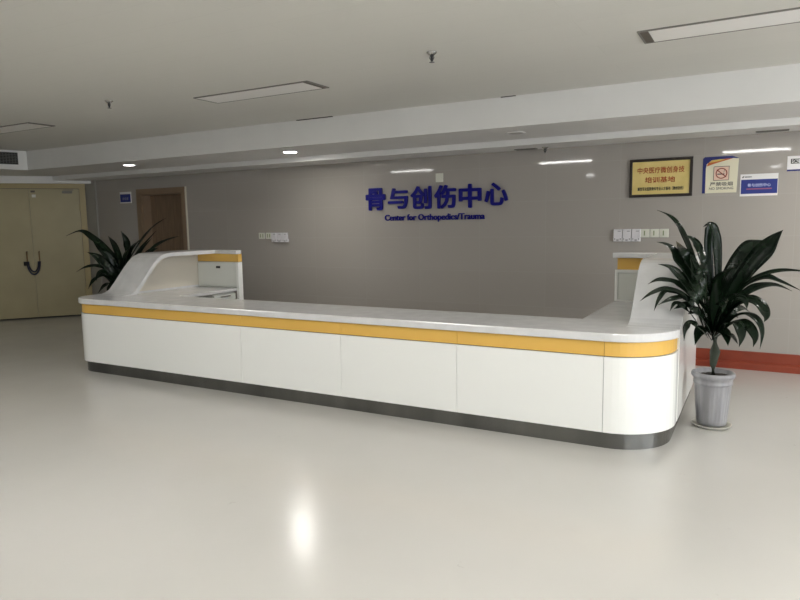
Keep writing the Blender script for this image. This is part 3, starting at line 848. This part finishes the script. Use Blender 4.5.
for k in range(3):
    socket(-1.350 + k * 0.0925, 1.268, 'white boxed socket on the wall behind the right wing, %s one of three' % pos[k])
    switch(-1.078 + k * 0.0925, 1.309, 'white light switch with green marks above the right wing, %s one of three' % pos[k])
    socket(-6.045 + k * 0.097, 1.262, 'white boxed socket on the wall left of the blue characters, %s one of three' % pos[k], 0.012)
switch(-6.28, 1.306, 'wide white light switch at the left end of the row left of the blue characters', 2, 0.11)
switch(-6.155, 1.306, 'white light switch beside the boxed sockets left of the blue characters', 2, 0.1)

# ------------------------------------------------------------------ potted plants
RIGHT_LEAVES = [
    (0.043, '-0.325,5.100,0.788 -0.361,4.848,1.082 -0.428,4.973,1.245 -0.507,5.144,1.388 -0.559,5.161,1.475 -0.617,5.180,1.527 -0.697,5.200,1.566'),
    (0.064, '-0.312,5.100,0.789 -0.339,5.086,1.027 -0.355,4.965,1.198 -0.404,5.046,1.305 -0.449,5.023,1.362 -0.493,5.000,1.384'),
    (0.079, '-0.310,5.100,0.738 -0.351,4.756,0.989 -0.443,4.903,1.131 -0.518,4.973,1.223 -0.581,4.932,1.309 -0.648,4.880,1.339'),
    (0.086, '-0.298,5.100,0.761 -0.345,4.814,1.051 -0.438,4.958,1.197 -0.493,4.973,1.280 -0.570,5.300,1.332'),
    (0.064, '-0.279,5.100,0.776 -0.308,5.100,1.026 -0.336,5.100,1.275 -0.334,5.100,1.402 -0.342,5.100,1.451 -0.374,5.100,1.438'),
    (0.064, '-0.260,5.100,0.777 -0.262,5.078,1.030 -0.277,5.050,1.312 -0.298,5.019,1.417 -0.322,4.985,1.459 -0.351,4.950,1.446'),
    (0.121, '-0.279,5.100,0.762 -0.184,5.086,0.961 -0.079,5.067,1.140 0.023,5.046,1.279 0.077,5.023,1.361 0.115,5.000,1.414'),
    (0.107, '-0.286,5.100,0.790 -0.226,5.126,1.027 -0.157,5.160,1.182 -0.087,5.198,1.279 -0.028,5.238,1.320 0.021,5.280,1.333'),
    (0.036, '-0.253,5.100,0.763 -0.157,5.071,0.943 -0.093,5.033,1.039 -0.022,4.991,1.100 0.097,4.946,1.146 0.219,4.899,1.152 0.304,4.850,1.132'),
    (0.057, '-0.265,5.100,0.741 -0.170,5.117,0.902 -0.092,5.140,0.973 -0.020,5.165,1.016 0.089,5.192,1.031 0.193,5.220,0.990'),
    (0.050, '-0.267,5.100,0.791 -0.135,5.086,0.991 -0.052,5.067,1.065 0.031,5.046,1.097 0.125,5.023,1.067 0.241,5.000,1.013'),
    (0.079, '-0.264,5.100,0.705 -0.165,5.017,0.878 -0.069,4.956,0.945 0.003,4.901,0.921 0.041,4.849,0.856 0.031,4.800,0.823'),
    (0.050, '-0.262,5.100,0.669 -0.162,4.995,0.805 -0.082,4.917,0.854 -0.010,4.847,0.827 0.022,4.782,0.753 0.015,4.720,0.657'),
    (0.072, '-0.261,5.100,0.647 -0.172,4.984,0.764 -0.109,4.898,0.794 -0.054,4.821,0.781 -0.016,4.749,0.722 -0.024,4.680,0.674'),
    (0.079, '-0.268,5.100,0.647 -0.208,4.962,0.765 -0.162,4.860,0.796 -0.117,4.768,0.792 -0.095,4.682,0.734 -0.102,4.600,0.682'),
    (0.050, '-0.274,5.100,0.646 -0.215,4.892,0.712 -0.155,4.739,0.727 -0.109,4.600,0.701'),
    (0.065, '-0.309,5.100,0.716 -0.372,4.731,0.957 -0.469,4.860,1.078 -0.554,4.846,1.160 -0.624,4.780,1.191'),
    (0.050, '-0.322,5.100,0.701 -0.379,4.735,0.956 -0.498,4.841,1.051 -0.603,4.743,1.084 -0.667,4.650,1.063'),
    (0.036, '-0.320,5.100,0.665 -0.410,4.739,0.955 -0.552,4.755,1.022 -0.636,4.623,1.005 -0.692,4.500,0.962'),
    (0.036, '-0.327,5.100,0.664 -0.409,4.733,0.949 -0.551,4.755,1.009 -0.590,4.623,0.966 -0.603,4.500,0.900'),
    (0.050, '-0.327,5.100,0.664 -0.380,4.697,0.914 -0.449,4.755,0.965 -0.522,4.623,0.963 -0.580,4.500,0.941'),
    (0.036, '-0.334,5.100,0.664 -0.414,4.676,0.888 -0.489,4.666,0.939 -0.506,4.500,0.905'),
    (0.043, '-0.313,5.100,0.643 -0.339,4.610,0.788 -0.388,4.610,0.818 -0.422,4.610,0.776 -0.426,4.610,0.695'),
    (0.108, '-0.296,5.100,0.703 -0.339,5.060,0.886 -0.368,4.856,1.081 -0.438,4.950,1.239'),
    (0.107, '-0.283,5.100,0.704 -0.269,5.046,0.927 -0.233,4.977,1.075 -0.149,4.900,1.178'),
    (0.086, '-0.276,5.100,0.690 -0.226,5.001,0.849 -0.153,4.928,0.952 -0.091,4.862,0.955 -0.070,4.800,0.903'),
    (0.093, '-0.288,5.100,0.667 -0.330,4.955,0.850 -0.389,4.770,0.979 -0.438,4.750,1.020'),
    (0.093, '-0.287,5.100,0.645 -0.258,4.934,0.814 -0.219,4.811,0.921 -0.181,4.700,0.982'),
    (0.072, '-0.293,5.100,0.630 -0.330,4.934,0.726 -0.358,4.811,0.722 -0.359,4.610,0.674'),
    (0.072, '-0.280,5.100,0.631 -0.236,4.934,0.725 -0.187,4.811,0.720 -0.168,4.700,0.666'),
    (0.093, '-0.290,5.100,0.718 -0.334,5.167,0.910 -0.352,4.870,1.114 -0.354,4.950,1.198'),
    (0.086, '-0.283,5.100,0.718 -0.237,5.180,0.913 -0.175,5.284,1.036 -0.089,5.400,1.073'),
    (0.065, '-0.288,5.100,0.667 -0.352,4.662,0.879 -0.437,4.718,0.915 -0.493,4.600,0.907'),
    (0.065, '-0.288,5.100,0.667 -0.208,5.194,0.811 -0.123,5.315,0.844 -0.059,5.450,0.801'),
    (0.079, '-0.295,5.100,0.667 -0.355,4.975,0.789 -0.383,4.668,0.884 -0.412,4.664,0.869'),
    (0.079, '-0.282,5.100,0.667 -0.216,5.127,0.776 -0.169,5.161,0.825 -0.130,5.200,0.786'),
]
LEFT_LEAVES = [
    (0.074, '-6.927,5.300,0.796 -6.910,5.280,1.082 -7.073,5.255,1.253 -7.259,5.227,1.377 -7.439,5.197,1.466 -7.698,5.165,1.406'),
    (0.111, '-6.927,5.300,0.796 -6.873,5.211,0.916 -6.920,5.145,1.041 -7.013,5.086,1.152 -7.116,5.030,1.214'),
    (0.074, '-6.908,5.300,0.797 -6.911,5.336,1.054 -7.061,5.383,1.273 -7.251,5.435,1.397'),
    (0.111, '-6.871,5.300,0.798 -6.739,5.276,1.085 -6.643,5.245,1.292 -6.708,5.210,1.459'),
    (0.111, '-6.871,5.300,0.798 -6.746,5.276,1.012 -6.559,5.245,1.244 -6.366,5.210,1.363'),
    (0.049, '-6.849,5.300,0.836 -6.778,5.334,1.068 -6.594,5.378,1.311 -6.407,5.427,1.501 -6.235,5.480,1.605'),
    (0.049, '-6.849,5.300,0.836 -6.772,5.372,1.066 -6.631,5.466,1.283 -6.526,5.570,1.451'),
    (0.049, '-6.852,5.300,0.811 -6.714,5.324,1.033 -6.538,5.355,1.228 -6.392,5.390,1.370'),
    (0.049, '-6.833,5.300,0.811 -6.578,5.317,1.060 -6.325,5.339,1.253 -6.107,5.364,1.347 -5.918,5.390,1.392'),
    (0.086, '-6.833,5.300,0.811 -6.578,5.348,1.083 -6.466,5.411,1.201 -6.403,5.480,1.247'),
    (0.049, '-6.933,5.300,0.734 -6.996,5.211,0.974 -7.088,5.145,1.038 -7.234,5.086,1.027 -7.354,5.030,0.967'),
    (0.062, '-6.936,5.300,0.709 -7.020,5.196,0.913 -7.087,5.119,0.893 -7.092,5.050,0.838 -7.084,4.985,0.771'),
    (0.074, '-6.938,5.300,0.684 -6.875,5.151,0.836 -6.860,5.040,0.798 -6.840,4.940,0.737'),
    (0.087, '-6.931,5.300,0.759 -6.952,5.188,0.928 -7.005,5.105,0.957 -6.986,5.030,0.867'),
    (0.099, '-6.908,5.300,0.797 -7.029,5.300,1.079 -7.236,5.300,1.276 -7.381,5.300,1.363'),
    (0.111, '-6.912,5.300,0.759 -6.901,5.252,0.986 -6.948,5.189,1.160 -7.032,5.120,1.235'),
    (0.123, '-6.890,5.300,0.797 -6.770,5.252,1.013 -6.620,5.189,1.175 -6.435,5.120,1.285'),
    (0.074, '-6.917,5.300,0.710 -6.820,5.151,0.837 -6.754,5.040,0.766 -6.668,4.940,0.661'),
    (0.099, '-6.877,5.300,0.736 -6.767,5.372,0.918 -6.700,5.466,0.925 -6.726,5.570,0.816'),
    (0.099, '-6.861,5.300,0.712 -6.728,5.348,0.823 -6.665,5.411,0.770 -6.707,5.480,0.637'),
    (0.123, '-6.896,5.300,0.735 -6.865,5.261,0.912 -6.896,5.210,1.037'),
]

def spline(P, n):
    out = []
    m = len(P)
    for i in range(m - 1):
        p0 = P[max(i - 1, 0)]; p1 = P[i]; p2 = P[i + 1]; p3 = P[min(i + 2, m - 1)]
        for k in range(n):
            t = k / n
            out.append(0.5 * ((2 * p1) + (p2 - p0) * t + (2 * p0 - 5 * p1 + 4 * p2 - p3) * t * t + (3 * p1 - p0 - 3 * p2 + p3) * t ** 3))
    out.append(P[-1])
    return out
def leaf(bm, P, w, rng):
    Q = spline(P, 6); n = len(Q)
    axis = Vector((P[-1].x - P[0].x, P[-1].y - P[0].y, 0))
    tilt = rng.uniform(-0.5, 0.5)
    face = Vector((0.25 + tilt * 0.5, -0.75, 0.75)).normalized()
    rows = []
    for i, p in enumerate(Q):
        u = i / (n - 1)
        t = (Q[min(i + 1, n - 1)] - Q[max(i - 1, 0)]).normalized()
        s = t.cross(face)
        if s.length < 0.15: s = t.cross(Vector((1, 0, 0)))
        s.normalize(); nn = s.cross(t).normalized()
        prof = (0.26 + 0.74 * math.sin(PI * min(1.0, u * 0.97 + 0.03) ** 1.25)) * (1 - max(0.0, (u - 0.55) / 0.45) ** 2.2)
        hw = max(0.0012, 0.52 * w * prof)
        wave = 0.12 * hw * math.sin(u * 17 + w * 90)
        e = 0.0016
        rows.append([bm.verts.new(q) for q in (p - s * hw + nn * (hw * 0.32 + wave), p - s * hw * 0.5 + nn * hw * 0.10, p, p + s * hw * 0.5 + nn * hw * 0.10, p + s * hw + nn * (hw * 0.32 - wave),
                                               p + s * hw * 0.5 + nn * (hw * 0.10 - e), p - nn * e, p - s * hw * 0.5 + nn * (hw * 0.10 - e))])
    for A, B in zip(rows, rows[1:]):
        for k in range(8): bm.faces.new((A[k], A[(k + 1) % 8], B[(k + 1) % 8], B[k]))
    bm.faces.new(rows[0][::-1]); bm.faces.new(rows[-1])

def plant(label, x, y, leaves, seed, z_base):
    rng = random.Random(seed)
    t = thing('potted_plant', label, 'plant', (x, y, 0), 0, 'broad-leaved potted plants beside the counter')
    def flute(a, z):
        return 1 + (0.016 * math.cos(a * 26) if 0.05 < z < 0.30 else 0)
    bm = bmesh.new()
    prof = [(r * 0.83, z * 1.045) for r, z in ((0.0, 0.02), (0.112, 0.02), (0.118, 0.024), (0.122, 0.049), (0.122, 0.051), (0.126, 0.10), (0.133, 0.16), (0.140, 0.22), (0.148, 0.296), (0.149, 0.300), (0.157, 0.306), (0.159, 0.316), (0.155, 0.322),
            (0.158, 0.345), (0.170, 0.352), (0.176, 0.362), (0.176, 0.374), (0.170, 0.384), (0.160, 0.386), (0.153, 0.380), (0.150, 0.355))]
    lathe(bm, prof[1:], 104, mod=flute)
    obj('pot', bm, M['pot'], t, smooth=True)
    bm = bmesh.new(); lathe(bm, [(0.124, 0.36), (0.124, 0.368), (0.10, 0.374), (0.03, 0.38)], 32)
    for v in bm.verts: v.co.z += rng.uniform(-0.003, 0.003)
    obj('soil', bm, M['soil'], t)
    bm = bmesh.new()
    tube(bm, [(0.0, 0, 0.37), (-0.004, 0.004, 0.45), (0.006, 0.0, 0.55), (0.0, 0.0, 0.68)], [0.021, 0.022, 0.036, 0.03], 12)
    obj('stem', bm, M['stem'], t, smooth=True)
    bm = bmesh.new()
    for w, s in leaves:
        P = [Vector([float(q) for q in p.split(',')]) - Vector((x, y, 0)) for p in s.split()]
        leaf(bm, P, w, rng)
    obj('foliage', bm, M['leaf'], t, smooth=True)
    bm = bmesh.new()
    lathe(bm, [(0.105, 0.0), (0.116, 0.002), (0.132, 0.016), (0.136, 0.022), (0.132, 0.024), (0.113, 0.012), (0.105, 0.010)], 44)
    return t, bm
t, sb = plant('tall dark green plant in a grey fluted pot at the right end of the counter', -0.27, 5.10, RIGHT_LEAVES, 3, 0.55)
so = obj('plant_saucer', sb, M['saucer'], smooth=True); so.location = (-0.27, 5.10, 0.0)
tag(so, 'pale round saucer on the floor under the grey fluted pot', 'saucer')
t, sb = plant('dark green plant behind the curved left end of the counter, its pot hidden', -6.95, 5.32, LEFT_LEAVES, 5, 0.6)
sb.free()
